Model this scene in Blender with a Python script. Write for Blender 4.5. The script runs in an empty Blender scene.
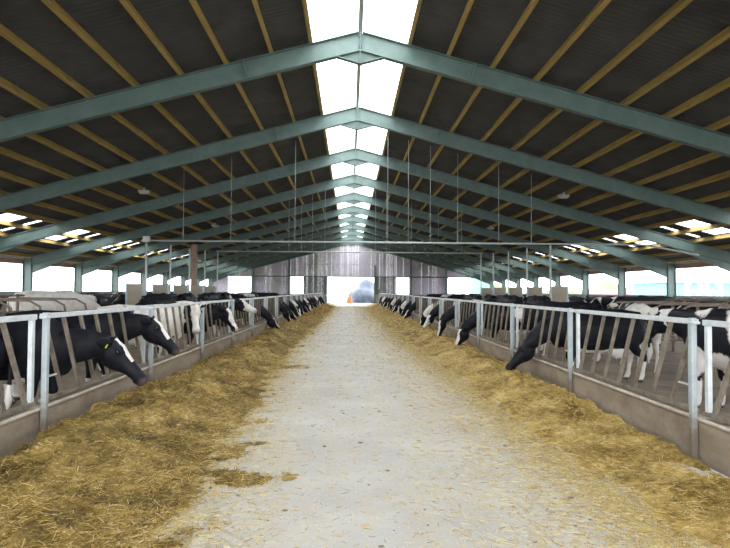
import bpy, bmesh, math, random
import numpy as np
from mathutils import Vector, Matrix, noise

random.seed(7)
rng = np.random.default_rng(11)
SC = bpy.context.scene
COL = SC.collection
PI = math.pi

# ------------------------------------------------------------------ layout
EYE = 1.65
LL, LR = -3.15, 3.40            # feed fence lines
PL0, PR0, STEP = 6.22, 5.78, 3.27
RX = 0.2                        # ridge x
D1, BAY = 13.5, 5.57            # first frame ahead of the viewer, bay length
NB = 10
GY = D1 + NB * BAY              # far gable
HW = 16.7                       # half width
RZ = EYE + 5.98                 # ridge height, top of rafters
SL = 0.268
def roofz(x): return RZ - SL * abs(x - RX)

# ------------------------------------------------------------------ mesh helper
class MB:
    def __init__(s): s.v = []; s.f = []
    def add(s, vs, fs):
        n = len(s.v); s.v += [tuple(v) for v in vs]; s.f += [tuple(i + n for i in f) for f in fs]; return s
    def box(s, c, d, rot=None):
        x, y, z = d[0] / 2, d[1] / 2, d[2] / 2
        vs = [Vector((a * x, b * y, e * z)) for e in (-1, 1) for b in (-1, 1) for a in (-1, 1)]
        if rot is not None: vs = [rot @ v for v in vs]
        c = Vector(c)
        return s.add([v + c for v in vs], [(0, 2, 3, 1), (4, 5, 7, 6), (0, 1, 5, 4), (2, 6, 7, 3), (0, 4, 6, 2), (1, 3, 7, 5)])
    def bb(s, a, b):
        return s.box([(a[i] + b[i]) / 2 for i in range(3)], [abs(b[i] - a[i]) for i in range(3)])
    def prism(s, pts, y0, y1):          # xz outline extruded in y
        n = len(pts)
        vs = [(p[0], y0, p[1]) for p in pts] + [(p[0], y1, p[1]) for p in pts]
        fs = [tuple(range(n))[::-1], tuple(range(n, 2 * n))] + [(i, (i + 1) % n, n + (i + 1) % n, n + i) for i in range(n)]
        return s.add(vs, fs)
    def loft(s, pts, rad, n=10, side=None, caps=True):
        """rings along pts; rad = r or (w, h); w along the side vector"""
        pts = [Vector(p) for p in pts]; rings = []
        for i, p in enumerate(pts):
            t = (pts[min(i + 1, len(pts) - 1)] - pts[max(i - 1, 0)]).normalized()
            sd = Vector(side) if side is not None else (Vector((0, 1, 0)) if abs(t.y) < .9 else Vector((1, 0, 0)))
            sd = (sd - t * sd.dot(t)).normalized(); up = sd.cross(t)
            r = rad[i] if isinstance(rad, (list, tuple)) else rad
            w, h = (r if isinstance(r, tuple) else (r, r))
            rings.append([p + sd * (w * math.cos(2 * PI * k / n)) + up * (h * math.sin(2 * PI * k / n)) for k in range(n)])
        vs = [v for r in rings for v in r]; fs = []
        for i in range(len(rings) - 1):
            for k in range(n):
                a, b = i * n + k, i * n + (k + 1) % n
                fs.append((a, b, b + n, a + n))
        if caps:
            fs.append(tuple(range(n))[::-1]); m = (len(rings) - 1) * n; fs.append(tuple(range(m, m + n)))
        return s.add(vs, fs)
    def ell(s, c, r, n=12, m=8, rot=None):
        vs = []; fs = []; c = Vector(c)
        for j in range(m + 1):
            th = PI * j / m
            for k in range(n):
                ph = 2 * PI * k / n
                v = Vector((r[0] * math.sin(th) * math.cos(ph), r[1] * math.sin(th) * math.sin(ph), r[2] * math.cos(th)))
                if rot is not None: v = rot @ v
                vs.append(c + v)
        for j in range(m):
            for k in range(n):
                a, b = j * n + k, j * n + (k + 1) % n
                fs.append((a, a + n, b + n, b))
        return s.add(vs, fs)
    def mesh(s, name, mat=None, smooth=False):
        me = bpy.data.meshes.new(name); me.from_pydata(s.v, [], s.f); me.validate()
        bm = bmesh.new(); bm.from_mesh(me); bmesh.ops.remove_doubles(bm, verts=bm.verts, dist=1e-6)
        bmesh.ops.recalc_face_normals(bm, faces=bm.faces); bm.to_mesh(me); bm.free()
        if mat: me.materials.append(mat)
        if smooth: me.polygons.foreach_set('use_smooth', [True] * len(me.polygons))
        return me
    def build(s, name, mat=None, parent=None, smooth=False, bevel=0):
        o = bpy.data.objects.new(name, s.mesh(name, mat, smooth)); COL.objects.link(o)
        if parent: o.parent = parent
        if bevel:
            m = o.modifiers.new('b', 'BEVEL'); m.width = bevel; m.segments = 2; m.limit_method = 'ANGLE'
        return o

def empty(name, loc, rz=0):
    o = bpy.data.objects.new(name, None); COL.objects.link(o); o.location = loc; o.rotation_euler = (0, 0, rz); o.empty_display_size = .2
    return o
def tag(o, label=None, cat=None, group=None, kind=None):
    if label: o['label'] = label
    if cat: o['category'] = cat
    if group: o['group'] = group
    if kind: o['kind'] = kind
    return o
def struct(name, mb, mat, smooth=False): return tag(mb.build(name, mat, None, smooth), kind='structure')
def copy_tree(o, parent=None):
    c = o.copy(); COL.objects.link(c); c.parent = parent
    for ch in [x for x in o.children]: copy_tree(ch, c)
    return c
ORD = ['nearest', 'second', 'third', 'fourth', 'fifth', 'sixth', 'seventh', 'eighth', 'ninth', 'tenth', 'eleventh', 'twelfth', 'thirteenth',
       'fourteenth', 'fifteenth', 'sixteenth', 'seventeenth', 'eighteenth', 'nineteenth', 'twentieth', 'twenty-first', 'twenty-second',
       'twenty-third', 'twenty-fourth', 'twenty-fifth', 'twenty-sixth', 'twenty-seventh', 'twenty-eighth', 'twenty-ninth', 'thirtieth']
ORD += ['thirty-' + x for x in ('first', 'second', 'third', 'fourth', 'fifth', 'sixth', 'seventh', 'eighth', 'ninth')]

# ------------------------------------------------------------------ materials
def new_mat(name):
    m = bpy.data.materials.new(name); m.use_nodes = True
    nt = m.node_tree; b = nt.nodes['Principled BSDF']
    return m, nt, b
def mix(nt, fac, a, b):
    n = nt.nodes.new('ShaderNodeMix'); n.data_type = 'RGBA'
    if hasattr(fac, 'links'): nt.links.new(fac, n.inputs[0])
    else: n.inputs[0].default_value = fac
    for i, c in ((6, a), (7, b)):
        if hasattr(c, 'links'): nt.links.new(c, n.inputs[i])
        else: n.inputs[i].default_value = (*c, 1)
    return n.outputs[2]
def ramp(nt, src, a, b, c0=(0, 0, 0), c1=(1, 1, 1)):
    r = nt.nodes.new('ShaderNodeValToRGB'); nt.links.new(src, r.inputs[0])
    e = r.color_ramp.elements; e[0].position = a; e[1].position = b; e[0].color = (*c0, 1); e[1].color = (*c1, 1)
    return r.outputs[0]
def nz(nt, scale, detail=4, rough=.6, vec=None, stretch=None):
    n = nt.nodes.new('ShaderNodeTexNoise'); n.inputs['Scale'].default_value = scale; n.inputs['Detail'].default_value = detail
    n.inputs['Roughness'].default_value = rough
    tc = nt.nodes.new('ShaderNodeTexCoord'); src = tc.outputs['Object'] if vec is None else vec
    if stretch:
        mp = nt.nodes.new('ShaderNodeMapping'); mp.inputs['Scale'].default_value = stretch; nt.links.new(src, mp.inputs[0]); src = mp.outputs[0]
    nt.links.new(src, n.inputs['Vector']); return n.outputs['Fac']
def bump(nt, b, h, strength=.3, dist=.01):
    n = nt.nodes.new('ShaderNodeBump'); n.inputs['Strength'].default_value = strength; n.inputs['Distance'].default_value = dist
    nt.links.new(h, n.inputs['Height']); nt.links.new(n.outputs[0], b.inputs['Normal'])
def surf(name, c1, c2, scale=3, rough=.7, metal=0, lo=.35, hi=.65, stretch=None, bmp=0, bscale=None, c3=None, scale3=1.0, lo3=.5, hi3=.7, spec=.5):
    m, nt, b = new_mat(name)
    f = ramp(nt, nz(nt, scale, stretch=stretch), lo, hi)
    c = mix(nt, f, c1, c2)
    if c3: c = mix(nt, ramp(nt, nz(nt, scale3, 5, .7), lo3, hi3), c, c3)
    nt.links.new(c, b.inputs['Base Color']); b.inputs['Roughness'].default_value = rough; b.inputs['Metallic'].default_value = metal
    b.inputs['Specular IOR Level'].default_value = spec
    if bmp: bump(nt, b, nz(nt, bscale or scale * 4, 5), bmp)
    return m

M = {}
M['steel_paint'] = surf('green grey steel paint', (.095, .150, .135), (.13, .19, .172), 2.5, .5, 0, c3=(.09, .12, .095), scale3=1.2, lo3=.58, hi3=.8)
M['galv'] = surf('galvanised steel', (.56, .60, .62), (.68, .72, .73), 9, .5, .15, c3=(.33, .28, .22), scale3=2.5, lo3=.58, hi3=.78)
M['galv_blue'] = surf('weathered galvanised flat', (.36, .46, .52), (.48, .58, .63), 6, .5, .3, c3=(.30, .24, .18), scale3=3, lo3=.55, hi3=.75)
M['bar'] = surf('dirty rubbed steel bar', (.16, .13, .10), (.31, .27, .215), 6, .5, .2, c3=(.13, .11, .09), scale3=3, lo3=.55, hi3=.75)
M['pipe'] = surf('pale steel pipe', (.42, .46, .44), (.52, .56, .54), 4, .5, .2)
M['rust_pipe'] = surf('brown dirty tube', (.16, .12, .09), (.30, .25, .20), 4, .6, .1)
M['timber'] = surf('yellow brown softwood', (.30, .205, .060), (.46, .33, .10), 2, .75, 0, stretch=(6, .5, 6), c3=(.22, .14, .06), scale3=1.1, lo3=.55, hi3=.75)
M['roof'] = surf('dark fibre cement sheet', (.058, .060, .062), (.095, .096, .094), 1.6, .85, 0, c3=(.05, .05, .052), scale3=.8, lo3=.5, hi3=.75)
M['board'] = surf('grey violet weathered boards', (.42, .385, .44), (.60, .56, .64), 4, .85, 0, stretch=(5, 1, .35), c3=(.30, .33, .27), scale3=.25, lo3=.5, hi3=.65)
M['dark_board'] = surf('dark grey boards', (.14, .14, .14), (.22, .22, .22), 4, .85, 0, stretch=(5, 1, .4))
M['kerb'] = surf('stained concrete curb', (.25, .20, .14), (.37, .305, .225), 2.2, .9, 0, stretch=(1, .6, 2), bmp=.35, bscale=30, c3=(.20, .155, .115), scale3=1.6, lo3=.5, hi3=.72)
M['lip'] = surf('scraped concrete lip', (.42, .36, .28), (.60, .54, .45), 5, .85)
M['block'] = surf('pale concrete wall', (.34, .33, .30), (.46, .45, .42), 1.2, .9, bmp=.2)
M['eave_wood'] = surf('reddish eaves board', (.30, .20, .15), (.40, .28, .22), 2, .8)
M['panel'] = surf('tan partition board', (.30, .26, .20), (.42, .37, .29), 1.8, .85)
M['yard'] = surf('slurry brown yard floor', (.13, .10, .07), (.25, .19, .13), 1.3, .6, c3=(.33, .27, .19), scale3=.7, lo3=.5, hi3=.75, bmp=.4, bscale=14)
M['outside'] = surf('pale gravel yard', (.22, .215, .20), (.30, .295, .28), .8, .9)
M['black'] = surf('black plastic', (.02, .02, .02), (.03, .03, .03), 5, .5)
M['lamp_glass'] = surf('dull lamp glass', (.55, .55, .50), (.6, .6, .55), 5, .25)
M['yellow'] = surf('yellow ear tag plastic', (.75, .80, .06), (.8, .85, .1), 5, .5)
M['eye'] = surf('dark moist eye', (.012, .01, .01), (.02, .015, .012), 5, .08)
M['tarp'] = surf('blue grey tarpaulin', (.022, .034, .055), (.05, .07, .105), 1.5, .5, bmp=.5, bscale=3)
M['wrap'] = surf('white bale wrap', (.72, .74, .76), (.82, .83, .84), 2, .4, bmp=.3, bscale=6)
M['orange'] = surf('orange drum plastic', (.32, .12, .03), (.4, .16, .04), 2, .6)
M['leaf'] = surf('hedge leaves', (.10, .15, .06), (.16, .22, .10), 8, .8)
M['red'] = surf('faded red sheet', (.50, .24, .24), (.55, .30, .29), 2, .7)
M['teal'] = surf('teal cladding', (.13, .30, .30), (.17, .34, .34), 1, .6)
M['white_steel'] = surf('white painted lattice steel', (.75, .77, .78), (.82, .83, .84), 2, .5)

def mk_post():
    m, nt, b = new_mat('galvanised post caked with muck at the foot')
    c = mix(nt, ramp(nt, nz(nt, 8), .35, .65), (.40, .45, .47), (.52, .58, .60))
    tc = nt.nodes.new('ShaderNodeTexCoord'); sx = nt.nodes.new('ShaderNodeSeparateXYZ'); nt.links.new(tc.outputs['Object'], sx.inputs[0])
    ma = nt.nodes.new('ShaderNodeMath'); ma.operation = 'MULTIPLY_ADD'; ma.inputs[1].default_value = .7
    nt.links.new(nz(nt, 7, 4), ma.inputs[0]); nt.links.new(sx.outputs[2], ma.inputs[2])
    f = ramp(nt, ma.outputs[0], .62, 1.15, (1, 1, 1), (0, 0, 0))
    c = mix(nt, f, c, (.20, .165, .13)); nt.links.new(c, b.inputs['Base Color']); b.inputs['Roughness'].default_value = .55; b.inputs['Metallic'].default_value = .15
    return m
M['galv_post'] = mk_post()
# floor
def mk_floor():
    m, nt, b = new_mat('scraped pale concrete')
    base = mix(nt, ramp(nt, nz(nt, .9, 6, .65), .35, .68), (.44, .425, .39), (.57, .55, .505))
    st = ramp(nt, nz(nt, 1.4, 8, .75, stretch=(1.6, .45, 1)), .50, .72)
    c = mix(nt, st, base, (.50, .44, .31))
    sp = ramp(nt, nz(nt, 55, 2, .5), .60, .70)
    c = mix(nt, sp, c, (.68, .64, .52))
    dk = ramp(nt, nz(nt, 9, 3, .5), .70, .75)
    c = mix(nt, dk, c, (.33, .31, .27))
    nt.links.new(c, b.inputs['Base Color']); b.inputs['Roughness'].default_value = .78
    bump(nt, b, nz(nt, 40, 5, .7), .4, .008)
    return m
M['floor'] = mk_floor()

def mk_straw():
    m, nt, b = new_mat('silage and straw')
    a = nt.nodes.new('ShaderNodeAttribute'); a.attribute_name = 'tone'
    r = nt.nodes.new('ShaderNodeValToRGB'); nt.links.new(a.outputs['Fac'], r.inputs[0])
    e = r.color_ramp.elements
    e[0].position = 0; e[0].color = (.055, .038, .012, 1)
    e[1].position = 1; e[1].color = (.74, .64, .38, 1)
    x = e.new(.3); x.color = (.26, .165, .038, 1)
    x = e.new(.6); x.color = (.52, .365, .105, 1)
    c = mix(nt, ramp(nt, nz(nt, 1.2, 4, .6), .42, .68), r.outputs[0], (.48, .36, .13))
    n = nt.nodes.new('ShaderNodeMix'); n.data_type = 'RGBA'; n.inputs[0].default_value = .3
    nt.links.new(r.outputs[0], n.inputs[6]); nt.links.new(c, n.inputs[7])
    nt.links.new(n.outputs[2], b.inputs['Base Color']); b.inputs['Roughness'].default_value = .7
    b.inputs['Specular IOR Level'].default_value = .3
    return m
M['straw'] = mk_straw()

def mk_cow():
    m, nt, b = new_mat('holstein coat')
    a = nt.nodes.new('ShaderNodeAttribute'); a.attribute_name = 'coat'
    s = nt.nodes.new('ShaderNodeSeparateColor'); nt.links.new(a.outputs['Color'], s.inputs[0])
    add = nt.nodes.new('ShaderNodeMath'); add.operation = 'ADD'
    sub = nt.nodes.new('ShaderNodeMath'); sub.operation = 'MULTIPLY_ADD'; sub.inputs[1].default_value = .10; sub.inputs[2].default_value = -.05
    nt.links.new(nz(nt, 22, 3, .6), sub.inputs[0]); nt.links.new(s.outputs[0], add.inputs[0]); nt.links.new(sub.outputs[0], add.inputs[1])
    f = ramp(nt, add.outputs[0], .48, .52)
    white = mix(nt, ramp(nt, nz(nt, 4, 5, .7), .5, .72), (.72, .69, .64), (.48, .40, .30))
    black = mix(nt, ramp(nt, nz(nt, 5, 4, .7), .5, .8), (.007, .008, .012), (.020, .018, .018))
    c = mix(nt, f, black, white)
    c = mix(nt, s.outputs[1], c, (.30, .20, .19))
    c = mix(nt, s.outputs[2], c, (.06, .05, .04))
    nt.links.new(c, b.inputs['Base Color']); b.inputs['Roughness'].default_value = .5
    b.inputs['Specular IOR Level'].default_value = .16
    
    bump(nt, b, nz(nt, 60, 3, .6), .15, .004)
    return m
M['cow'] = mk_cow()

def mk_grp(name, tint, tr=.75):
    m, nt, b = new_mat(name); nt.nodes.remove(b)
    t = nt.nodes.new('ShaderNodeBsdfTransparent'); t.inputs[0].default_value = (*tint, 1)
    l = nt.nodes.new('ShaderNodeBsdfTranslucent'); l.inputs[0].default_value = (*tint, 1)
    x = nt.nodes.new('ShaderNodeMixShader'); x.inputs[0].default_value = 1 - tr
    nt.links.new(t.outputs[0], x.inputs[1]); nt.links.new(l.outputs[0], x.inputs[2])
    nt.links.new(x.outputs[0], nt.nodes['Material Output'].inputs[0]); return m
M['grp'] = mk_grp('translucent rooflight sheet', (.93, .95, .97))
M['grp_green'] = mk_grp('green translucent sheet', (.42, .60, .54), .35)

# ------------------------------------------------------------------ camera and light
cam = bpy.data.cameras.new('camera'); co = bpy.data.objects.new('camera', cam); COL.objects.link(co)
cam.sensor_width = 36; cam.lens = 590 / 730 * 36; cam.clip_end = 500
yaw, pit, rol = math.atan(15 / 590), math.atan(16.5 / 590), .0065
fw = Vector((math.sin(yaw) * math.cos(pit), math.cos(yaw) * math.cos(pit), math.sin(pit)))
rt = Vector((math.cos(yaw), -math.sin(yaw), 0)); up = rt.cross(fw)
r2 = rt * math.cos(rol) + up * math.sin(rol); u2 = r2.cross(fw)
mw = Matrix((r2, u2, -fw)).transposed().to_4x4(); mw.translation = (0, 0, EYE)
co.matrix_world = mw; SC.camera = co

w = bpy.data.worlds.new('overcast sky'); SC.world = w; w.use_nodes = True
nt = w.node_tree; bg = nt.nodes['Background']
tc = nt.nodes.new('ShaderNodeTexCoord'); sp = nt.nodes.new('ShaderNodeSeparateXYZ'); nt.links.new(tc.outputs['Generated'], sp.inputs[0])
cr = ramp(nt, sp.outputs[2], -.05, .6, (.86, .90, .95), (.97, .985, 1.0)); nt.links.new(cr, bg.inputs[0])
bg.inputs[1].default_value = 6.0
SC.view_settings.view_transform = 'Standard'; SC.view_settings.look = 'None'; SC.view_settings.gamma = 1
SC.view_settings.exposure = 0.45
SC.cycles.max_bounces = 8; SC.cycles.diffuse_bounces = 5; SC.cycles.transparent_max_bounces = 12
SC.cycles.use_denoising = True
SC.cycles.sample_clamp_indirect = 10
def portal(name, loc, rot, sx, sy):
    l = bpy.data.lights.new(name, 'AREA'); l.shape = 'RECTANGLE'; l.size = sx; l.size_y = sy; l.cycles.is_portal = True
    o = bpy.data.objects.new(name, l); COL.objects.link(o); o.location = loc; o.rotation_euler = rot
YB = D1 - 4 * BAY                                                 # open rear end, behind the viewer
LEN = GY - YB; YM = (GY + YB) / 2
portal('ridge_portal', (RX, YM, RZ + .5), (0, 0, 0), 2.6, LEN)
portal('left_portal', (RX - HW - .3, YM, 2.2), (0, -PI / 2, 0), 1.6, LEN)
portal('right_portal', (RX + HW + .3, YM, 2.2), (0, PI / 2, 0), 1.6, LEN)
portal('far_portal', (RX, GY + .5, 3.5), (-PI / 2, 0, 0), 2 * HW, 7)
portal('rear_portal', (RX, YB - .3, 3.6), (PI / 2, 0, 0), 2 * HW, 7.2)

# ------------------------------------------------------------------ floor, walls, roof
struct('floor', MB().bb((LL, YB, -.2), (LR, GY + .2, 0)), M['floor'])
struct('floor', MB().bb((RX - HW - .2, YB, -.22), (LL, GY + .2, -.02)).bb((LR, YB, -.22), (RX + HW + .2, GY + .2, -.02)), M['yard'])
struct('floor', MB().bb((-90, -30, -.5), (90, 170, -.24)).bb((-30, GY + .2, -.24), (30, 170, -.02)), M['outside'])

FR = [D1 + BAY * k for k in range(-3, NB + 1)]                      # portal frames (three of them behind the viewer's frame edge)
FR = [D1 + BAY * k for k in range(-4, NB + 1)]
# roof sheets: corrugated, corrugations run down the slope
PUR = .16                                                          # purlin depth
def sheet(mb, x0, x1, y0, y1, sgn, pitch=.1465, n=6, amp=.022, thick=0):
    k = max(2, int(round((y1 - y0) / pitch * n))); cols = [x0, x1]
    base = []
    for i in range(k + 1):
        y = y0 + (y1 - y0) * i / k; a = amp * math.sin(2 * PI * (y - YB) / pitch)
        for x in cols: base.append((RX + sgn * x, y, RZ - SL * x + PUR + .03 + a))
    fs = [(2 * i, 2 * i + 2, 2 * i + 3, 2 * i + 1) for i in range(k)]
    mb.add(base, fs)
SKX0, SKX1 = 12.38, 14.42
rb = MB(); wi = 1
sky = []
for sgn in (-1, 1):
    sheet(rb, 1.15, SKX0 + .08, YB - .3, GY + .3, sgn)
    sheet(rb, SKX1 - .08, HW + .7, YB - .3, GY + .3, sgn)
    y = YB - .3
    for k in range(-4, NB):
        s0 = D1 + BAY * k
        for a, b in ((2.75, 4.05), (4.95, 5.3)):
            sheet(rb, SKX0, SKX1, y, s0 + a, sgn); sky.append((sgn, SKX0, SKX1, s0 + a, s0 + b)); y = s0 + b
    sheet(rb, SKX0, SKX1, y, GY + .3, sgn)
    for k in range(-4, NB): sky.append((sgn, 0.0, 1.2, D1 + BAY * k, D1 + BAY * (k + 1)))
ce = struct('ceiling', rb, M['roof'], True)
for s in sky:
    mb = MB(); sheet(mb, s[1], s[2], s[3], s[4], s[0]); struct('window_%d' % wi, mb, M['grp'], True); wi += 1
struct('trim_1', MB().prism([(RX - .05, RZ + .02), (RX + .05, RZ + .02), (RX + .05, RZ + .1), (RX - .05, RZ + .1)], YB, GY), M['pipe'])

# side walls: low concrete, opening, eaves board
for sgn, nm in ((-1, 'wall_left'), (1, 'wall_right')):
    x = RX + sgn * (HW + .06)
    struct(nm, MB().bb((x - .1, YB, -.2), (x + .1, GY, 1.42)), M['block'])
    ti = 2 if sgn < 0 else 3
    struct('trim_%d' % ti, MB().bb((x - .05, YB, 2.88), (x + .05, GY, 3.12)), M['eave_wood'])
    struct('trim_%d' % (ti + 2), MB().bb((x - .13, YB, 1.42), (x + .13, GY, 1.5)), M['galv_blue'])

# gable wall, boarded with gaps
mb = MB(); P = .165; nbd = int(2 * HW / P)
low = MB(); dkb = MB()
winsL = [(-14.2, -11.5), (-6.95, -5.4)]; winsR = [(5.45, 6.95), (11.5, 14.2)]
for i in range(nbd):
    xa = RX - HW + i * P; xb = xa + P - random.choice([.001, .001, .003, .006]); xc = (xa + xb) / 2
    zt = roofz(xc) + .1
    if zt < 3.3: continue
    mb.bb((xa, GY + .02, 3.25), (xb, GY + .045, zt))
    inw = any(a < xc < b for a, b in winsL + winsR)
    if -2.7 < xc < 2.85: continue
    if 14.2 <= xc or inw: continue
    tgt = dkb if (-5.4 <= xc <= -2.7 or 2.85 <= xc <= 5.45) else mb
    tgt.bb((xa, GY + .02, 1.2), (xb, GY + .045, 3.25))
for z in (3.27, 4.7, 6.1):
    hw = (RZ - z) / SL
    mb.bb((RX - min(HW, hw), GY + .05, z - .06), (RX + min(HW, hw), GY + .11, z + .06))
struct('wall_back', mb, M['board'])
dkb.bb((-5.5, GY - .02, 1.15), (-2.66, GY + .015, 1.25)).bb((2.8, GY - .02, 1.15), (5.5, GY + .015, 1.25))
struct('door_1', dkb, M['dark_board'])
low.bb((RX - HW, GY - .02, -.1), (-2.72, GY + .12, 1.2)).bb((2.86, GY - .02, -.1), (RX + HW, GY + .12, 1.2))
struct('wall_back', low, M['block'])
struct('window_%d' % wi, MB().bb((14.25, GY + .02, 1.2), (RX + HW, GY + .03, 3.3)), M['grp_green'])
struct('trim_6', MB().bb((RX - HW, GY - .04, 3.2), (RX + HW, GY + .02, 3.32)), M['steel_paint'])

# ------------------------------------------------------------------ portal frames
def ibeam(mb, p0, p1, depth, flange, t=.02, tw=.012, up=None):
    """I section from p0 to p1 in a plane of constant y; depth measured perpendicular"""
    p0, p1 = Vector(p0), Vector(p1); d = (p1 - p0); L = d.length; d.normalize()
    n = Vector((-d.z, 0, d.x))
    if n.z < 0 or (abs(n.z) < 1e-4 and n.x < 0): n = -n
    rot = Matrix((d, Vector((0, 1, 0)), n)).transposed()
    c = (p0 + p1) / 2
    mb.box(c, (L, tw, depth - 2 * t), rot)
    mb.box(c + n * (depth / 2 - t / 2), (L, flange, t), rot)
    mb.box(c - n * (depth / 2 - t / 2), (L, flange, t), rot)
def make_frame():
    root = empty('portal_frame', (RX, FR[0], 0))
    dep = .44; cz = dep / 2 / math.cos(math.atan(SL)); hr = RZ
    ins = .43
    for s in (-1, 1):
        m = MB(); ibeam(m, (0, 0, hr - cz), (s * (HW - ins), 0, hr - cz - SL * (HW - ins)), dep, .17)
        r = m.build('rafter', M['steel_paint'], root)
        # bolted splice plate
        sx = 2.62; zc = hr - cz - SL * sx
        m = MB(); rot = Matrix.Rotation(s * math.atan(SL), 3, 'Y')
        m.box((s * sx, 0, zc), (.05, .2, .42), rot)
        for a in (-.14, -.05, .05, .14):
            for b in (-.06, .06): m.box(Vector((s * sx, b, zc)) + rot @ Vector((0, 0, a)), (.09, .025, .025), rot)
        m.build('splice_plate', M['steel_paint'], r)
        # eaves haunch
        xo = HW - ins; xi = xo - 3.1
        pts = [(s * xi, hr - SL * xi - .40), (s * xo, hr - SL * xo - .38), (s * xo, hr - SL * xo - .82)]
        m = MB(); m.prism(pts, -.008, .008)
        a = Vector((s * xi, 0, hr - SL * xi - .42)); b = Vector((s * xo, 0, hr - SL * xo - .83)); d = b - a
        rt_ = Matrix.Rotation(-math.atan2(d.z, d.x), 3, 'Y'); m.box((a + b) / 2, (d.length, .17, .02), rt_)
        m.build('eaves_haunch', M['steel_paint'], root)
        m = MB(); zt = hr - SL * HW + .02
        ibeam(m, (s * (HW - .22), 0, -.02), (s * (HW - .22), 0, zt), .42, .17)
        m.build('column', M['steel_paint'], root)
    m = MB(); m.prism([(-.62, hr - .40 - SL * .62), (0, hr - .43), (.62, hr - .40 - SL * .62), (0, hr - .74)], -.008, .008)
    for s in (-1, 1):
        a = Vector((s * .62, 0, hr - .41 - SL * .62)); b = Vector((0, 0, hr - .75)); d = b - a
        m.box((a + b) / 2, (d.length, .15, .018), Matrix.Rotation(-math.atan2(d.z, d.x), 3, 'Y'))
    m.box((0, 0, hr - .38), (.025, .17, .72))
    m.build('apex_haunch', M['steel_paint'], root)
    return root
f0 = make_frame()
vis = 0
for i, y in enumerate(FR):
    f = f0 if i == 0 else copy_tree(f0)
    f.location.y = y if i < len(FR) - 1 else y - .12
    if y > 10:
        vis += 1
        lab = 'pale green steel portal frame spanning the barn, %s from the viewer' % ORD[vis - 1]
        if i == len(FR) - 1: lab = 'pale green steel portal frame standing against the boarded far gable'
    else:
        lab = 'pale green steel portal frame overhead, behind the nearest frame in view'
    tag(f, lab, 'roof frame', 'steel portal frames')

# purlins
for s, side in ((-1, 'left'), (1, 'right')):
    for k in range(1, 17):
        x = 1.03 * k + (.12 if k == 1 else 0)
        if x > HW: continue
        m = MB(); z = RZ - SL * x
        m.box((0, 0, 0), (.085, LEN, PUR), Matrix.Rotation(s * math.atan(SL), 3, 'Y'))
        o = m.build('purlin', M['timber']); o.location = (RX + s * x, YM, z + PUR / 2 + .006)
        w_ = 'first' if k == 1 else ORD[k - 1]
        tag(o, 'yellow timber purlin along the %s roof slope, %s down from the ridge rooflight' % (side, w_), 'purlin', 'timber purlins under the roof')

# gable posts
for x, t_ in ((-11.35, 'far left'), (-7.1, 'between the left gable window and board panel'), (-2.75, 'left of the end doorway'), (2.9, 'right of the end doorway'),
           (7.15, 'right of the small right gable window'), (11.3, 'beside the large right gable window')):
    m = MB(); zt = roofz(x) - .42
    if abs(x) < 3: zt = 4.6 if x > 0 else 3.3
    m.bb((x - .09, GY - .30, -.02), (x + .09, GY - .06, zt))
    tag(m.build('gable_post', M['steel_paint']), 'grey steel gable post, ' + t_, 'post', 'gable posts')

# ------------------------------------------------------------------ hanging pipes, poles, partitions
PX = 7.3; PYS = [21.3 + 2.85 * i for i in range(5)]
def pole_top(i): return [3.36, 3.45, 3.5, 3.6, 3.74][i]
for s, side in ((-1, 'left'), (1, 'right')):
    for i, y in enumerate(PYS):
        m = MB(); m.loft([(s * PX, y, -.02), (s * PX, y, pole_top(i))], .035, 8)
        tag(m.build('steel_pole', M['pipe'], smooth=True), 'slim upright steel pole in the %s row, %s from the viewer' % (side, ORD[i]), 'pole', 'upright poles beside the cubicles')
        e = empty('partition_panel', (s * (PX + (.40 if s < 0 else .34)), y + .1, 0))
        m = MB(); m.bb((-.27, -.05, .35), (.27, .05, 1.84)); m.build('board', M['panel'], e, bevel=.01)
        for q in (-1, 1):
            m = MB(); m.bb((q * .30 - .03, -.06, -.02), (q * .30 + .03, .06, 1.86)); m.build('frame_post', M['galv_blue'], e)
        tag(e, 'tan board partition at the %s cubicles, %s from the viewer' % (side, ORD[i]), 'partition', 'board partitions')
for y, z, x0, x1, t_ in ((21.3, 3.36, -7.5, 10.9, 'nearer and lower in front'), (32.7, 3.74, -7.4, 7.4, 'farther one')):
    e = empty('overhead_pipe', (0, y, z))
    m = MB(); pts = [(x0, 0, .03), (x1, 0, .03)]
    if x1 > 8: pts = [(x0, 0, .03), (x1 - .3, 0, .03), (x1, 0, .0), (x1 + 1.9, 0, -.34)]
    m.loft(pts, .033, 8); m.build('pipe', M['pipe'], e, smooth=True)
    if x1 > 8: m = MB(); m.box((-7.3, 0, .08), (.22, .2, .2)); m.build('junction_box', M['pipe'], e, bevel=.01)
    tag(e, 'pale steel pipe spanning across above the feed passage, ' + t_, 'pipe')
    n = 0
    for xx in ([-6.0, -4.3, -2.0, 1.35, 2.1, 2.9, 3.9, 5.4, 6.6] if y < 25 else [-3.4, -2.7, -2.1, -1.4, 1.4, 2.0, 3.4, 4.9, 6.2]):
        n += 1
        # threads reach up to the rafter of the nearest frame
        fy = min(FR, key=lambda q: abs(q - y))
        m = MB(); m.loft([(xx, y, z + .05), (xx, y, roofz(xx) + .02)], .008, 6)
        tag(m.build('hanger_rod', M['pipe']), 'thin hanger rod holding the %s pipe, %s from its left end' % ('nearer overhead' if y < 25 else 'farther overhead', 'first' if n == 1 else ORD[n - 1]), 'rod', 'hanger rods')
m = MB(); m.bb((-9.35, 34.9, -.02), (-9.05, 35.15, 4.3))
tag(m.build('timber_post', M['eave_wood'], bevel=.01), 'brown timber post rising behind the left board partitions', 'post')

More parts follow.
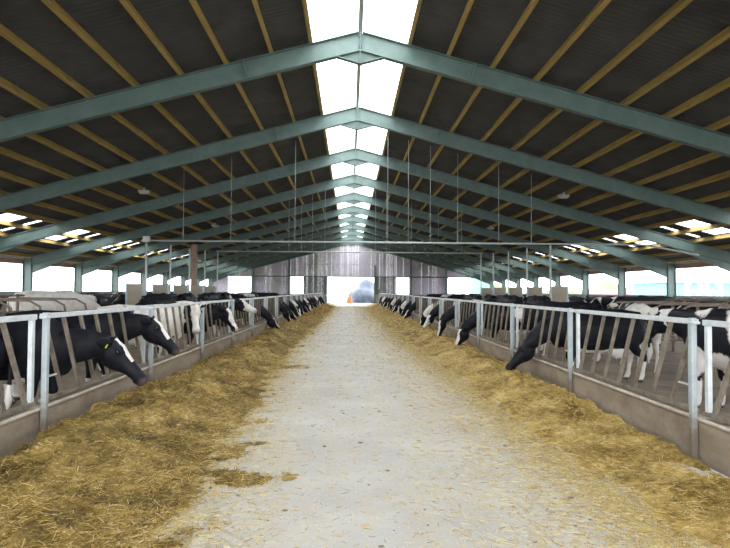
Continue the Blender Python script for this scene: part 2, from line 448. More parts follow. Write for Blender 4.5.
# lamps
for s, side in ((-1, 'left'), (1, 'right')):
    for i, y in enumerate((22.4, 34.1, 45.2, 56.3)):
        x = RX + s * 8.0; z = roofz(x) - .12
        e = empty('ceiling_lamp', (x, y, z))
        MB().bb((-.03, -.03, 0), (.03, .03, .12)).build('bracket', M['galv'], e)
        MB().prism([(-.20, 0), (-.14, -.11), (.14, -.11), (.20, 0)], -.12, .12).build('lamp_body', M['pipe'], e)
        MB().bb((-.13, -.1, -.125), (.13, .1, -.11)).build('lamp_lens', M['lamp_glass'], e)
        tag(e, 'small grey lamp under the %s roof slope, %s from the viewer' % (side, ORD[i]), 'lamp', 'roof lamps')

# ------------------------------------------------------------------ feed fence
RAIL, LIP = 1.385, .42
LEAN = .43; ZT, ZB = RAIL - .025, LIP + .075
def make_panel():
    e = empty('feed_fence_panel', (0, 0, 0))
    MB().bb((-.028, .07, RAIL - .055), (.028, STEP - .07, RAIL)).build('top_rail', M['galv'], e, bevel=.006)
    MB().bb((-.028, .07, LIP + .03), (.028, STEP - .07, LIP + .075)).build('bottom_rail', M['bar'], e, bevel=.006)
    MB().bb((-.012, .115, LIP + .05), (.012, .20, RAIL - .05)).build('upright', M['galv_blue'], e)
    MB().bb((-.022, STEP - .15, LIP + .05), (.022, STEP - .10, RAIL - .05)).build('upright', M['galv'], e)
    for i in range(7):
        u0 = .10 + .42 * i; u1 = u0 + LEAN; z0, z1 = ZT, ZB
        if i == 0:
            t = (.18 - u0) / LEAN; u0 = .18; z0 = ZT + (ZB - ZT) * t
        a = Vector((0, u0, z0)); b = Vector((0, u1, z1)); d = b - a
        rot = Matrix.Rotation(math.atan2(d.z, d.y), 3, 'X')
        MB().box((a + b) / 2, (.036, d.length, .048), rot).build('slant_bar', M['bar'], e, bevel=.006)
    MB().bb((-.008, .18, 1.10), (.008, .25, 1.118)).build('link', M['galv'], e)
    MB().bb((-.008, .18, .70), (.008, .43, .718)).build('link', M['galv'], e)
    return e
p0 = make_panel()
def make_post():
    e = empty('fence_post', (0, 0, 0))
    m = MB(); m.bb((-.028, -.03, -.01), (.028, .03, RAIL + .015)); m.build('post_section', M['galv_post'], e, bevel=.006)
    MB().bb((-.07, -.06, -.01), (.07, .06, .02)).build('base_plate', M['bar'], e)
    MB().bb((-.037, -.075, RAIL - .045), (.037, .075, RAIL - .02)).build('bracket', M['galv'], e, bevel=.005)
    return e
q0 = make_post()
first = [True]
for s, side, X, P0 in ((-1, 'left', LL, PL0), (1, 'right', LR, PR0)):
    n = 0
    for j in range(-2, 20):
        y = P0 + STEP * j
        if y > GY - .3: break
        if y + STEP > 0 and j >= -1:
            if y + STEP < GY - .2:
                e = p0 if first[0] else copy_tree(p0)
                e.location = (X + s * .08, y, 0)
                n += 1
                tag(e, 'galvanised slanted-bar feed barrier panel on the %s, %s from the viewer' % (side, ORD[n - 1]), 'feed barrier', 'feed barrier panels')
            q = q0 if first[0] else copy_tree(q0); first[0] = False
            q.location = (X + s * .0, y, 0)
            nearest = 'just outside the picture' if j < 0 else ORD[j]
            if j < 0: tag(q, 'steel post of the %s feed barrier beside the viewer' % side, 'post', 'feed barrier posts')
            else: tag(q, 'steel post of the %s feed barrier, %s of those in view' % (side, nearest), 'post', 'feed barrier posts')
    e = empty('concrete_curb', (X + s * .1, 0, 0))
    m = MB(); m.bb((-.055, YB, -.02), (.055, GY - .4, LIP - .03)); m.build('curb_body', M['kerb'], e)
    m = MB(); m.bb((-.07, YB, LIP - .03), (.07, GY - .4, LIP)); m.build('curb_lip', M['lip'], e, bevel=.008)
    tag(e, 'long brown-stained concrete curb under the %s feed barrier' % side, 'curb')

# cubicle dividers in the yards
def make_div():
    e = empty('cubicle_divider', (0, 0, 0))
    m = MB(); pts = [(0, 0, .5), (1.6, 0, .5), (1.85, 0, .62), (1.92, 0, .9), (1.85, 0, 1.22), (1.6, 0, 1.36), (0, 0, 1.38)]
    m.loft(pts, .03, 8, side=(0, 1, 0)); m.build('loop_rail', M['rust_pipe'], e, smooth=True)
    m = MB(); m.loft([(0, 0, -.03), (0, 0, 1.5)], .04, 8); m.build('post', M['rust_pipe'], e, smooth=True)
    return e
d0 = make_div(); fst = True
for s, side in ((-1, 'left'), (1, 'right')):
    for i in range(16):
        y = 7.0 + 1.2 * i
        if y > 17.5: break
        e = d0 if fst else copy_tree(d0); fst = False
        e.location = (s * 9.2, y, 0); e.rotation_euler.z = 0 if s < 0 else PI
        tag(e, 'brown tubular cubicle divider in the %s yard, %s from the viewer' % (side, ORD[i]), 'divider', 'cubicle dividers')
    for z, t_ in ((1.45, 'upper'), (1.0, 'lower')):
        m = MB(); m.loft([(s * 9.2 - s * .06, 6.6, z), (s * 9.2 - s * .06, 16.8, z)], .03, 8)
        tag(m.build('neck_rail', M['rust_pipe'], smooth=True), '%s long brown tube along the %s row of cubicle dividers' % (t_, side), 'rail')

# ------------------------------------------------------------------ feed heaps
def fnoise(x, y, s, seed=0): return noise.noise(Vector((x * s + seed, y * s, seed * 1.7)))
def heap_h(side, u, y):
    """u: distance from curb; returns height"""
    far = min(1, max(0, (y - 4) / 14))
    if side < 0:
        e = 1.92 - .42 * far + .22 * fnoise(0, y, .5, 3) + .13 * fnoise(0, y, 2.1, 4)
        if y > 4.2: e += .55 * math.exp(-((y - 5.25) / .22) ** 2)
        if 1: e += .25 * math.exp(-((y - 12.7) / .3) ** 2)
        pk = .17 + .04 * fnoise(u, y, .7, 1)
        base = .085 + .05 * math.exp(-((y - 8.5) / 2) ** 2)
    else:
        e = 1.08 + .36 * far + .20 * fnoise(0, y, .45, 8) + .15 * fnoise(0, y, 1.9, 9)
        near = min(1, max(0, (y - 5.5) / 4))
        pk = .035 + .12 * near + .03 * fnoise(u, y, .8, 6)
        base = .01 + .06 * near
    t = u / e
    if t >= 1.25: return -.05
    prof = math.exp(-((u - .70) / .55) ** 2)
    h = base * max(0, 1 - t) + pk * prof * max(0, min(1, (1.12 - t) * 1.6))
    n1 = fnoise(u, y, 3.2, 2) * .075 + fnoise(u, y, 8, 5) * .055 + fnoise(u, y, 19, 7) * .030
    h += n1 * max(.35, min(1, 1.3 - t)) * (.75 if side > 0 and y < 8 else 1.15)
    h += .010 - max(0, t - .85) * .12
    return h if h > -.04 else -.04

def ribbons(P, L, W, az, tilt, tone):
    n = len(P)
    d = np.stack([np.cos(az) * np.cos(tilt), np.sin(az) * np.cos(tilt), np.sin(tilt)], 1) * (L / 2)[:, None]
    roll = rng.uniform(0, 2 * PI, n)
    sd = np.stack([-np.sin(az) * np.cos(roll), np.cos(az) * np.cos(roll), np.abs(np.sin(roll)) * .6], 1) * (W / 2)[:, None]
    V = np.stack([P - d - sd, P + d - sd, P + d + sd, P - d + sd], 1).reshape(-1, 3)
    F = np.arange(4 * n).reshape(-1, 4)
    return V, F, np.repeat(tone, 4)
def np_mesh(name, V, F, tone, mat, smooth_n=0):
    me = bpy.data.meshes.new(name)
    me.vertices.add(len(V)); me.vertices.foreach_set('co', V.astype(np.float32).ravel())
    me.loops.add(F.size); me.loops.foreach_set('vertex_index', F.astype(np.int32).ravel())
    me.polygons.add(len(F)); me.polygons.foreach_set('loop_start', np.arange(0, F.size, 4, dtype=np.int32))
    me.polygons.foreach_set('loop_total', np.full(len(F), 4, np.int32))
    a = me.attributes.new('tone', 'FLOAT', 'POINT'); a.data.foreach_set('value', tone.astype(np.float32))
    sm = np.zeros(len(F), bool); sm[:smooth_n] = True
    me.polygons.foreach_set('use_smooth', sm)
    me.update(); me.validate(); me.materials.append(mat)
    o = bpy.data.objects.new(name, me); COL.objects.link(o); return o
for s, side, X in ((-1, 'left', LL), (1, 'right', LR)):
    ys = [1.5]
    while ys[-1] < GY - .5: ys.append(ys[-1] + max(.035, ys[-1] * .0055))
    us = np.linspace(-.0, 2.75, 80)
    H = np.array([[heap_h(s, u, y) for u in us] for y in ys])
    ysa = np.array(ys); xin = X - s * .045
    V = np.stack([np.broadcast_to(xin - s * us, H.shape), np.broadcast_to(ysa[:, None], H.shape), H], 2).reshape(-1, 3)
    nu, ny = len(us), len(ys)
    idx = np.arange(nu * ny).reshape(ny, nu)
    F = np.stack([idx[:-1, :-1], idx[:-1, 1:], idx[1:, 1:], idx[1:, :-1]], 2).reshape(-1, 4)
    lf = np.array([[fnoise(u, y, 2.4, 12) + .6 * fnoise(u, y, 7, 13) for u in us] for y in ys]).ravel()  # clump noise paints shaded hollows into the base tone
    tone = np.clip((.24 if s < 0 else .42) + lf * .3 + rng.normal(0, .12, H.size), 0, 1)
    nbase = len(F)
    # strands
    N = 190000 if s < 0 else 130000
    yy = 1.8 * (60 / 1.8) ** (rng.random(N) ** 1.15)
    uu = rng.random(N) * 2.6
    iy = np.clip(np.searchsorted(ysa, yy), 0, ny - 1); iu = np.clip((uu / 2.75 * (nu - 1)).round().astype(int), 0, nu - 1)
    hh = H[iy, iu]
    prob = np.clip((hh + .014) / (.03 if s < 0 else .05), 0, 1)
    keep = rng.random(N) < prob
    yy, uu, hh = yy[keep], uu[keep], hh[keep]; n = len(yy)
    L = rng.uniform(.02, .08, n) * (1 + yy / 30); W = rng.uniform(.0018, .0045, n) * (1 + yy / 10)
    P = np.stack([xin - s * uu, yy, np.maximum(hh, 0) + rng.uniform(.002, .014, n)], 1)
    P[:, 0] = np.clip(P[:, 0], LL + .1, LR - .1)
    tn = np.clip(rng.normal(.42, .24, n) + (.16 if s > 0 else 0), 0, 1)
    lowf = np.array([fnoise(a, b, 2.4, 12) + .6 * fnoise(a, b, 7, 13) for a, b in zip(uu, yy)])  # same clumps on the strands: shade of hollows painted as tone
    curb_shade = np.clip(1 - uu / 1.6, 0, 1) * .12  # painted shade, strands darken towards the curb
    tn = np.clip(tn + lowf * .30 - curb_shade * .6, 0, 1)
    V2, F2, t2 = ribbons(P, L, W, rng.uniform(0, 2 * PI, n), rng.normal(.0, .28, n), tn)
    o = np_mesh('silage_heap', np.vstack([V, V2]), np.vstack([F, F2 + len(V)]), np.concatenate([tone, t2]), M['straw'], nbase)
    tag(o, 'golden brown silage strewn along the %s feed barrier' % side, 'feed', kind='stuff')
# loose straw on the passage floor
N = 150000
yy = 1.8 * (60 / 1.8) ** (rng.random(N) ** 1.2)
sd_ = np.where(rng.random(N) < .62, 1, -1)
off = np.where(rng.random(N) < .55, rng.normal(0, .22, N), np.abs(rng.normal(0, .75, N))) - .05
xx = np.where(sd_ > 0, LR - 1.22 - np.clip((yy - 4) / 14, 0, 1) * .36 - off, LL + 1.80 - np.clip((yy - 4) / 14, 0, 1) * .40 + off * .6)
mid = rng.random(N) < .08; xx = np.where(mid, rng.uniform(-1.8, 2.2, N), xx)
L = rng.uniform(.015, .07, N) * (1 + yy / 30); W = rng.uniform(.002, .0045, N) * (1 + yy / 9)
P = np.stack([xx, yy, np.full(N, .004)], 1)
V2, F2, t2 = ribbons(P, L, W, rng.uniform(0, 2 * PI, N), rng.normal(0, .05, N), np.clip(rng.normal(.68, .22, N) + np.clip(off, 0, 1) * .2, 0, 1))
V2[:, 2] = np.clip(V2[:, 2], .0012, .012)
o = np_mesh('loose_straw', V2, F2, t2, M['straw'])
tag(o, 'loose pale straw scattered thinly over the concrete passage', 'straw', kind='stuff')
# small dark clods
cm = MB()
for i in range(120):
    y = 2.6 * (25 / 2.6) ** random.random(); x = random.uniform(-1.3, 1.9); r = random.uniform(.006, .017)
    cm.ell((x, y, r * .3), (r * random.uniform(1, 2), r, r * .6), 6, 4)
o = cm.build('muck_crumbs', M['yard']); tag(o, 'tiny dark crumbs of muck dotted over the passage floor', 'muck', kind='stuff')

# ------------------------------------------------------------------ cows
def cow_mesh(name, neck, head_dir, head_yaw=0, blen=1.2, pink=.35, HL=.60, coat=0.0, seed=0, vox=.024, blaze=.5, spots=1.6, face_white=False, collar=False, seed2=0, head_side=0):
    """neck: list of (x, y, z) from withers to poll; head_dir pitch in rad (down positive) and yaw"""
    mb = MB()
    T = [(-1.02, 1.20, .07, .09), (-.97, 1.16, .17, .20), (-.85, 1.10, .25, .29), (-.65, 1.06, .275, .34), (-.4, 1.02, .31, .385), (-.1, .985, .35, .43),
         (.2, .985, .345, .43), (.45, 1.01, .29, .40), (.65, 1.04, .23, .35), (.80, 1.06, .17, .27), (.88, 1.07, .10, .16)]
    mb.loft([(a, 0, b) for a, b, c, d in T], [(c, d) for a, b, c, d in T], 20, side=(0, 1, 0))
    mb.loft([(-.95, 0, 1.33), (-.5, 0, 1.375), (0, 0, 1.365), (.45, 0, 1.40), (.6, 0, 1.36)], [.05, .07, .06, .065, .05], 10)
    for s in (-1, 1):
        mb.ell((-.60, s * .215, 1.32), (.09, .06, .06)); mb.ell((-.97, s * .11, 1.22), (.06, .05, .06))
        mb.ell((.45, s * .17, 1.02), (.20, .12, .30), rot=Matrix.Rotation(.25, 3, 'Y'))
        mb.ell((-.72, s * .17, .98), (.25, .12, .28))
        sx = .05 * s
        mb.loft([(.45, s * .17, .88), (.47, s * .19, .66), (.50 + sx, s * .18, .45), (.48 + sx, s * .175, .38), (.49 + sx, s * .175, .20), (.50 + sx, s * .175, .12), (.53 + sx, s * .18, .06), (.55 + sx, s * .18, .0)],
                [(.10, .15), (.07, .09), .058, .052, .042, .052, .052, .065], 10)
        mb.loft([(-.74, s * .17, .98), (-.66, s * .20, .78), (-.76, s * .19, .62), (-.88 - sx, s * .18, .50), (-.87 - sx, s * .18, .40), (-.84 - sx, s * .18, .22), (-.83 - sx, s * .18, .13), (-.79 - sx, s * .18, .06), (-.77 - sx, s * .18, .0)],
                [(.12, .20), (.10, .15), (.07, .095), (.048, .07), (.042, .055), .042, .052, .052, .065], 10)
    mb.ell((-.48, 0, .60), (.20, .15, .15))
    for a in (-.06, .06):
        for b in (-.56, -.42): mb.loft([(b, a, .52), (b, a, .43)], [.024, .016], 6)
    # neck
    nk = [Vector(p) for p in neck]; n = len(nk)
    pts = [Vector((.45, 0, 1.12))] + nk
    rad = [(.17, .30)] + [(.155 - .07 * i / (n - 1), .275 - .15 * i / (n - 1)) for i in range(n)]
    mb.loft(pts, rad, 16, side=(-math.sin(head_side), math.cos(head_side), 0) if head_side else (0, 1, 0))
    # dewlap/brisket
    mb.ell((.72, 0, .84), (.16, .09, .18))
    poll = nk[-1]
    hd = Vector((math.cos(head_dir) * math.cos(head_yaw), math.cos(head_dir) * math.sin(head_yaw), -math.sin(head_dir)))
    side = Vector((-math.sin(head_yaw), math.cos(head_yaw), 0)); upv = hd.cross(side)
    if upv.z < 0: upv = -upv
    def hp(t, u=0, v=0): return poll + hd * (t * HL) + side * u + upv * v
    S = [(-.12, .05, .06, 0), (0, .098, .12, -.01), (.10, .118, .155, -.035), (.22, .118, .165, -.05), (.33, .100, .148, -.045), (.45, .078, .118, -.03), (.60, .064, .092, -.02), (.78, .066, .076, -.012), (.90, .084, .080, -.012), (.98, .078, .070, -.015), (1.03, .04, .035, -.015)]
    mb.loft([hp(a, 0, d) for a, b, c, d in S], [(b * 1.1, c * 1.12) for a, b, c, d in S], 16, side=side)
    for s in (-1, 1):
        mb.ell(hp(.24, s * .10, .055), (.035, .03, .03)); mb.ell(hp(.96, s * .042, .03), (.026, .022, .022))
    mb.ell(hp(.0, 0, .085), (.05, .06, .045))
    mb.ell(hp(.90, 0, -.07), (.07, .045, .03))
    me = mb.mesh('tmp'); ob = bpy.data.objects.new('tmp', me); COL.objects.link(ob)
    rm = ob.modifiers.new('r', 'REMESH'); rm.mode = 'VOXEL'; rm.voxel_size = vox
    sm = ob.modifiers.new('s', 'SMOOTH'); sm.factor = .5; sm.iterations = 4 if vox < .03 else 1
    dg = bpy.context.evaluated_depsgraph_get(); ev = ob.evaluated_get(dg)
    body = bpy.data.meshes.new_from_object(ev); bpy.data.objects.remove(ob)
    # ears and tail joined onto the skin
    ex = MB()
    for s in (-1, 1):
        root = hp(.04, s * .085, .045)
        out = (side * s * .86 - upv * .12 - hd * .48).normalized()
        wv = hd.cross(out).cross(out)
        # leaf-shaped cupped ear
        ring = []
        ax = (hd * .6 - upv * .8); ax = (ax - out * ax.dot(out)).normalized()
        ex.loft([root, root + out * .05, root + out * .12, root + out * .19, root + out * .24], [(.026, .022), (.052, .020), (.072, .016), (.052, .012), (.008, .005)], 10, side=ax)
    tail = [(-1.0, 0, 1.27), (-1.09, 0, 1.20), (-1.12, .01, 1.0), (-1.11, .02, .75), (-1.10, .02, .60), (-1.10, .02, .50), (-1.10, .02, .36)]
    ex.loft(tail, [.04, .032, .024, .02, .03, .045, .012], 8, side=(0, 1, 0))
    em = ex.mesh('x'); bm = bmesh.new(); bm.from_mesh(body); bm.from_mesh(em); bm.to_mesh(body); bm.free(); bpy.data.meshes.remove(em)
    body.name = name
    nv = len(body.vertices); co_ = np.empty(nv * 3, np.float32); body.vertices.foreach_get('co', co_); co_ = co_.reshape(-1, 3)
    colr = np.zeros((nv, 4), np.float32); colr[:, 3] = 1
    off = Vector((seed * 3.7 + 1.3, seed * 1.9, seed * 5.1))
    for i in range(nv):
        p = Vector(co_[i]); c = .5
        v = noise.noise(Vector((p.x * spots, p.y * spots * .6, p.z * spots * .9)) + off) * .55 + .10 * noise.noise(p * spots * 3 + off)
        c = .5 + v + coat
        q = p - poll; t = q.dot(hd) / HL; u = q.dot(side); vv = q.dot(upv)
        inhead = t > -.02 and (q - hd * (t * HL)).length < .24 and t < 1.15
        if inhead:
            hc = .1 if not face_white else .35
            wv = .055 * (.7 + blaze) - .03 * abs(t - .35)
            if blaze > 0 and vv > .0 and abs(u) < wv and 0 < t < blen: hc = .5 + (wv - abs(u)) * 8
            if face_white and t > .18 and vv > -.12 and abs(u) < .085 : hc = .8
            c = hc
            if abs(u) > .10 and t < .25: c = .15
            colr[i, 1] = min(1, max(0, (t - .90) * 9)) * (.8 if face_white else pink)
        elif p.z < .42: c = max(c, .52 + (.42 - p.z))
        elif abs(p.y) < .2 and p.z < .66 and p.x < .4: c = max(c, .75)
        if p.x < -1.06 and p.z < .66: c = .8
        elif p.x < -1.04: c = .2 if coat < .2 else .7
        if p.z < .055: colr[i, 2] = 1
        colr[i, 0] = c
    at_ = body.attributes.new('coat', 'FLOAT_COLOR', 'POINT'); at_.data.foreach_set('color', colr.ravel())
    body.materials.clear(); body.materials.append(M['cow'])
    body.polygons.foreach_set('use_smooth', [True] * len(body.polygons))
    info = dict(eyes=[tuple(hp(.24, s * .122, .050)) for s in (-1, 1)], ear=[tuple(hp(.0, s * .17, .02)) for s in (-1, 1)], hd=tuple(hd), side=tuple(side))
    return body, info
def make_cow(name, loc, rz, lab, group, mi, eyes=True, tagged=False, scale=1):
    me, info = mi
    o = bpy.data.objects.new('dairy_cow', me); COL.objects.link(o); o.location = loc; o.rotation_euler.z = rz
    o.scale = (scale,) * 3
    tag(o, lab, 'cow', group)
    if eyes:
        for p in info['eyes']: MB().ell((0, 0, 0), (.021, .021, .021), 10, 8).build('eye', M['eye'], o, smooth=True).location = p
    if tagged:
        for k, p in enumerate(info['ear']):
            m = MB(); m.box((0, 0, 0), (.008, .042, .05)); t = m.build('ear_tag', M['yellow'], o, bevel=.004)
            t.location = Vector(p) + Vector(info['hd']) * .025; t.rotation_euler = (0, .5, 0)
    return o
GL, GR = 'cows eating at the left feed barrier', 'cows eating at the right feed barrier'
def snap(P0, y, z=1.05):
    """nearest gap between two slanted bars at height z"""
    best = None
    for j in range(-2, 20):
        for i in range(0, 6):
            u = .10 + .42 * (i + .5) + LEAN * (ZT - z) / (ZT - ZB); yy = P0 + STEP * j + u
            if u > STEP - .25: continue
            if best is None or abs(yy - y) < abs(best - y): best = yy
    return best
# poses: neck points from the shoulder, then head pitch
reach = [(.72, 0, 1.06), (.94, 0, 1.05), (1.15, 0, 1.06), (1.33, 0, 1.06)]
reach_hi = [(.72, 0, 1.15), (.92, 0, 1.18), (1.12, 0, 1.22), (1.28, 0, 1.24)]
down = [(.72, 0, 1.05), (.98, 0, .97), (1.22, 0, .80), (1.38, 0, .62)]
down2 = [(.72, 0, 1.05), (.97, 0, .98), (1.18, 0, .84), (1.32, 0, .70)]
high = [(.70, 0, 1.20), (.88, 0, 1.29), (1.02, 0, 1.36), (1.14, 0, 1.40)]
stand = [(.72, 0, 1.15), (.95, 0, 1.20), (1.15, 0, 1.26), (1.3, 0, 1.30)]
def place(side, ynose, off, mi, lab, dz=0, sc=.93, tagged=False, eyes=True, z=1.05, ang=0, snapit=True):
    X, P0 = (LL, PL0) if side < 0 else (LR, PR0)
    y = snap(P0, ynose, z) if snapit else ynose
    rz = (0 if side < 0 else PI) + ang
    # rotate about the point where the neck crosses the barrier
    c = Vector((X + side * .08, y, 0)); px = (1.0 - off) * sc
    loc = c - Vector((math.cos(rz), math.sin(rz), 0)) * px
    return make_cow('dairy_cow', loc, rz, lab, GL if side < 0 else GR, mi, eyes, tagged, sc)
# left row, near to far
place(-1, 7.3, .08, cow_mesh('cow_a', reach, .80, coat=-.42, seed=1, blaze=.35, blen=.55, HL=.66, vox=.02), 'black cow with yellow ear tag and white blaze, nearest head through the left barrier', tagged=True)
place(-1, 9.0, .05, cow_mesh('cow_b', reach_hi, .80, coat=-.45, seed=2, blaze=.5, blen=.62, HL=.64, vox=.02), 'black cow with white blaze, head through the left barrier behind the ear-tagged cow', z=1.2)
place(-1, 12.2, -.02, cow_mesh('cow_e', high, 1.15, -1.15, coat=.22, seed=5, blaze=1.3, face_white=True, spots=4.4), 'white cow speckled black, with a white face turned to the viewer, left barrier', z=1.2)
place(-1, 14.0, .04, cow_mesh('cow_f', reach_hi, .95, -.45, coat=-.2, seed=6, blaze=.8), 'black cow with broad white blaze and pink muzzle, right of the white-faced cow', z=1.2)
place(-1, 16.0, .04, cow_mesh('cow_g', high, .45, -.2, coat=-.2, seed=7, blaze=.5, face_white=True), 'cow with raised pinkish pale face, beyond the broad-blazed cow at the left barrier', z=1.3)
dmesh = [cow_mesh('cow_h%d' % k, d_, hp_, yw, coat=ct, seed=10 + k, vox=.035, blaze=bl) for k, (d_, hp_, yw, ct, bl) in enumerate(
    [(down, .85, .3, -.42, .5), (down2, 1.15, .4, -.2, .6), (down, 1.2, -.4, -.02, .9), (down2, 1.0, 0, -.45, .3)])]
place(-1, 21.6, 0, dmesh[0], 'black cow with white-tipped face, head down alone in the silage on the left', z=.9)
far = [27.2, 28.6, 31.5, 33.0, 35.2, 37.0, 39.8, 42.0, 45.0, 48.2, 51.5, 55.0, 58.5, 62.0]
for i, y in enumerate(far):
    place(-1, y, 0, dmesh[(i * 3 + 1) % 4], 'cow eating at the far left barrier, %s beyond the lone lowered head' % (ORD[i] if i else 'first'), eyes=False, z=.9, ang=random.uniform(-.08, .08))
# right row
place(1, 10.7, -.14, cow_mesh('cow_r', [(.72, 0, 1.08), (.98, 0, 1.00), (1.2, 0, .84), (1.33, 0, .70)], .80, .15, HL=.64, pink=.1, vox=.02, coat=-.62, seed=21, blaze=0), 'all-black-headed cow with nose in the silage, nearest at the right barrier', z=.9, ang=.02)
place(1, 16.3, 0, cow_mesh('cow_s', down, 1.12, 0, coat=-.45, seed=22, blaze=.9, vox=.03), 'black cow with white nose stripe, second lowered head at the right barrier', z=.9)
place(1, 19.4, .15, cow_mesh('cow_t', down2, 1.25, .7, coat=-.3, seed=23, blaze=.35, vox=.03), 'black cow facing the viewer with a small white star, at the right barrier', z=.9)
place(1, 23.2, 0, cow_mesh('cow_u', down2, .95, .3, coat=-.1, seed=24, blaze=1.4, face_white=True, vox=.03), 'cow with broad white face and neck stripe, fourth at the right barrier', z=.9)
place(1, 25.0, 0, dmesh[2], 'black-and-white cow beyond the broad white-faced one, fifth at the right barrier', z=.9, eyes=False)
farr = [30.8, 33.3, 35.2, 37.2, 39.4, 41.6, 44.5, 47.5, 51.0, 54.0, 58.0, 62.0]
for i, y in enumerate(farr):
    place(1, y, 0, dmesh[(i * 3) % 4], 'dark cow in the far right feeding cluster, %s from its near end' % (ORD[i] if i else 'first'), eyes=False, z=.9, ang=random.uniform(-.08, .08))

# herd standing in the yards
B = [cow_mesh('cow_y%d' % k, d_, .6, yw, coat=ct, seed=30 + k * 3, vox=.04, blaze=bl, spots=sp_) for k, (d_, yw, ct, bl, sp_) in enumerate(
    [(stand, 0, -.45, .4, 1.6), (stand, .4, -.12, .7, 1.8), (stand, -.3, .10, .8, 2.0), (down2, 0, .55, .5, 1.6), (reach, .2, -.28, 0, 1.7)])]
BN = ['black', 'black cow with white patches', 'evenly patched black and white', 'cream white', 'mostly black']
BN = ['black', 'white-patched black', 'evenly patched', 'cream-white', 'mostly black']
def herd(x, y, rz, k, lab, sc=1):
    return make_cow('dairy_cow', (x, y, -.02), rz, lab, 'cows standing in the yards', B[k], False, scale=sc)
herd(-9.4, 18.9, .25, 3, 'large cream-white cow back seen above the nearest left barrier panels', 1.12)
herd(-11.1, 24.0, 3.0, 2, 'black and white patched cow behind the large cream-white one')
herd(-8.9, 26.5, 2.9, 0, 'black cow standing right of the patched cow, left yard', 1.03)
herd(-5.6, 17.6, 1.3, 4, 'dark cow standing behind the row of left cubicle rails near the blazed heads')
herd(-4.7, 6.52, PI, 0, 'black cow cut by the left picture edge, rump towards the nearest bars', .93)
herd(-13.5, 22.0, 1.4, 1, 'dark cow at far left edge near the wall openings')
herd(13.2, 25.6, PI, 0, 'big black cow in side view below the right wall openings', 1.06)
herd(6.2, 12.6, 1.35, 2, 'cow with white body and black back behind the second right barrier panel')
herd(5.4, 8.0, 1.9, 2, 'black and white cow at the right picture edge')
herd(5.2, 14.4, 2.6, 4, 'dark cow standing behind the third right barrier panel')
for s, side in ((-1, 'left'), (1, 'right')):
    for i, y in enumerate((19.8, 23.3, 26.8, 30.3)):
        k = (0, 4, 0, 1)[i] if s < 0 else (1, 0, 4, 0)[i]
        herd(s * 6.35, y, PI / 2 + (.08 if i % 2 else -.1), k, '%s cow standing between the feeding row and the %s partitions, %s one' % (BN[k], side, ORD[i]), 1.07)
random.seed(5)
pts = []
for s in (-1, 1):
    cnt = 0; tries = 0
    while cnt < 26 and tries < 4000:
        tries += 1
        x = s * random.uniform(7.3, 15.0); y = random.uniform(18.5, 58)
        if abs(abs(x) - 7.6) < 1.9 and 19.5 < y < 35.5: continue
        if 6.2 < abs(x) < 10.2 and y < 18: continue
        if any(abs(x - a) < 2.8 and abs(y - b) < 1.6 for a, b in pts + [(-9.4, 18.9), (-11.1, 24.0), (-8.9, 26.5), (13.2, 25.6), (-13.5, 22), (-9.2, 35)]): continue
        pts.append((x, y)); cnt += 1
spl = sorted([p for p in pts if p[0] < 0], key=lambda p: p[1]); spr = sorted([p for p in pts if p[0] > 0], key=lambda p: p[1])
for lst, side in ((spl, 'left'), (spr, 'right')):
    for i, (x, y) in enumerate(lst):
        k = random.choice([0, 0, 1, 4, 0, 2, 1, 4, 3] if side == 'left' else [0, 1, 4, 0, 2, 1, 2])
        herd(x, y, random.choice([0, PI]) + random.uniform(-.25, .25), k, '%s cow in the %s yard herd, %s by distance from the viewer' % (BN[k], side, ORD[i]))

# ------------------------------------------------------------------ outside
def blob(name, c, r, mat, amp=.15, fs=1.2, n=28, m=16, flat=True):
    mb = MB(); mb.ell((0, 0, 0), r, n, m)
    vs = []
    for v in mb.v:
        v = Vector(v); d = noise.noise(v * fs + Vector(c)) * amp
        v = v * (1 + d)
        if flat and v.z < -.02: v.z = -.02
        vs.append(tuple(v))
    mb.v = vs; o = mb.build(name, mat, smooth=True); o.location = c; return o
tag(blob('covered_heap', (1.9, GY + 12, 0), (2.3, 3, 3.1), M['tarp'], .25, .6), 'heap under a blue grey tarpaulin outside the end doorway', 'heap')
for i, (x, y, z) in enumerate([(-2.3, GY + 11, .62), (-1.0, GY + 11.2, .62), (-1.7, GY + 11.1, 1.78)]):
    m = MB(); m.loft([(0, -.6, 0), (0, -.55, 0), (0, .55, 0), (0, .6, 0)], [.5, .62, .62, .5], 20)
    o = m.build('wrapped_bale', M['wrap'], smooth=False); o.location = (x, y, z)
    tag(o, ['white wrapped round bale outside the doorway, bottom left', 'white wrapped round bale outside the doorway, bottom right', 'white wrapped round bale resting on top of two others'][i], 'bale', 'wrapped bales')
m = MB(); m.loft([(0, 0, 0), (0, 0, .05), (0, 0, .8), (0, 0, .86)], [.27, .3, .3, .27], 16); o = m.build('drum', M['orange'], smooth=False); o.location = (.0, GY + 6, -.02)
tag(o, 'orange drum standing in the end doorway light', 'drum')
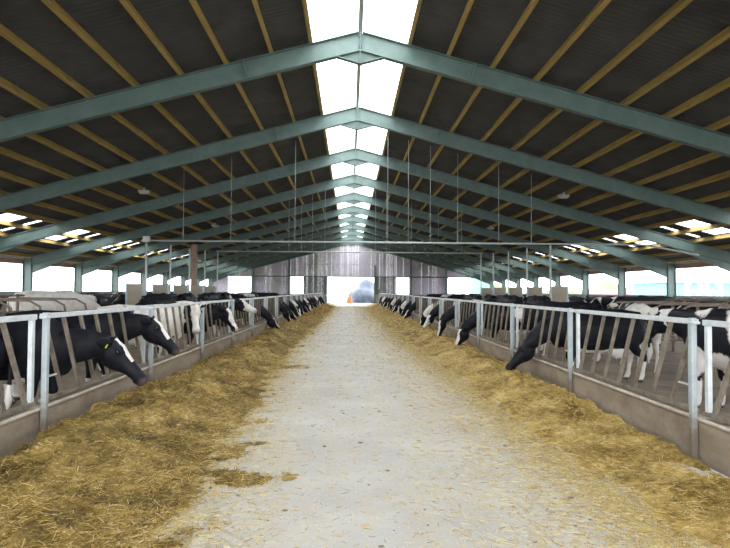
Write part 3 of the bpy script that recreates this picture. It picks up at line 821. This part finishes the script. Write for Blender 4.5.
# lattice mast and teal shed on the right
e = empty('lattice_mast', (30.4, 50, -.24))
def bar(m, a, b, r=.1): m.loft([a, b], r, 6)
for q in ((-1, -1), (1, -1), (1, 1), (-1, 1)):
    m = MB(); bar(m, (q[0] * 1.0, q[1] * 1.0, 0), (q[0] * .8, q[1] * .8, 11)); m.build('leg', M['white_steel'], e)
m = MB()
for z in range(0, 11, 2):
    for a, b in (((-1, -1), (1, -1)), ((1, -1), (1, 1)), ((1, 1), (-1, 1)), ((-1, 1), (-1, -1))):
        bar(m, (a[0] * .95, a[1] * .95, z), (b[0] * .95, b[1] * .95, z + 2), .06); bar(m, (a[0] * .95, a[1] * .95, z + 2), (b[0] * .95, b[1] * .95, z + 2), .06)
bar(m, (1, -1, 0), (5.5, -1, 3.2), .08); bar(m, (1, -1, 3.2), (5.5, -1, .2), .08); bar(m, (1, -1, 3.2), (5.5, -1, 3.2), .08)
m.build('bracing', M['white_steel'], e)
tag(e, 'white lattice mast seen through the nearest right wall opening', 'mast')
e = empty('farm_shed', (39, 66, -.24))
m = MB(); m.bb((-5, -4, 0), (5, 4, 3)); m.build('cladding', M['teal'], e)
m = MB(); m.add([(-5.3, -4.3, 2.95), (5.3, -4.3, 2.95), (5.3, 4.3, 2.95), (-5.3, 4.3, 2.95), (-5.3, 0, 4.1), (5.3, 0, 4.1)], [(0, 1, 5, 4), (2, 3, 4, 5), (0, 4, 3), (1, 2, 5), (0, 3, 2, 1)]); m.build('roof', M['white_steel'], e)
tag(e, 'teal clad farm shed behind the lattice mast on the right', 'shed')
e = empty('farm_trailer', (34, 74, -.24))
m = MB(); m.bb((-4, -1.2, .9), (4, 1.2, 2.3)); m.build('body', M['red'], e)
for x in (-2, 2):
    m = MB(); m.loft([(x, -1.25, .5), (x, 1.25, .5)], .5, 16); m.build('wheel_pair', M['black'], e)
tag(e, 'faded red trailer beyond the right wall openings', 'trailer')
for i, (x, y, r) in enumerate(((34, 92, 2.4), (44, 100, 2.6), (24, 98, 2.4))):
    tag(blob('hedge_bush', (x, y, -.24), (r * 1.5, r, r * 1.1), M['leaf'], .5, .6, 36, 20), ['green bush outside the right wall, middle one', 'green bush outside the right wall, farthest right', 'green bush outside the right wall, nearest the far gable'][i], 'bush', 'bushes outside')
# fibre detail: faint building on the left
e = empty('farm_house', (-42, 70, -.24))
m = MB(); m.bb((-6, -4, 0), (6, 4, 3.2)); m.build('wall', M['white_steel'], e)
m = MB(); m.add([(-6.3, -4.3, 3.15), (6.3, -4.3, 3.15), (6.3, 4.3, 3.15), (-6.3, 4.3, 3.15), (-6.3, 0, 5.4), (6.3, 0, 5.4)], [(0, 1, 5, 4), (2, 3, 4, 5), (0, 4, 3), (1, 2, 5), (0, 3, 2, 1)]); m.build('roof', M['block'], e)
tag(e, 'pale farm building outside the left wall openings', 'building')
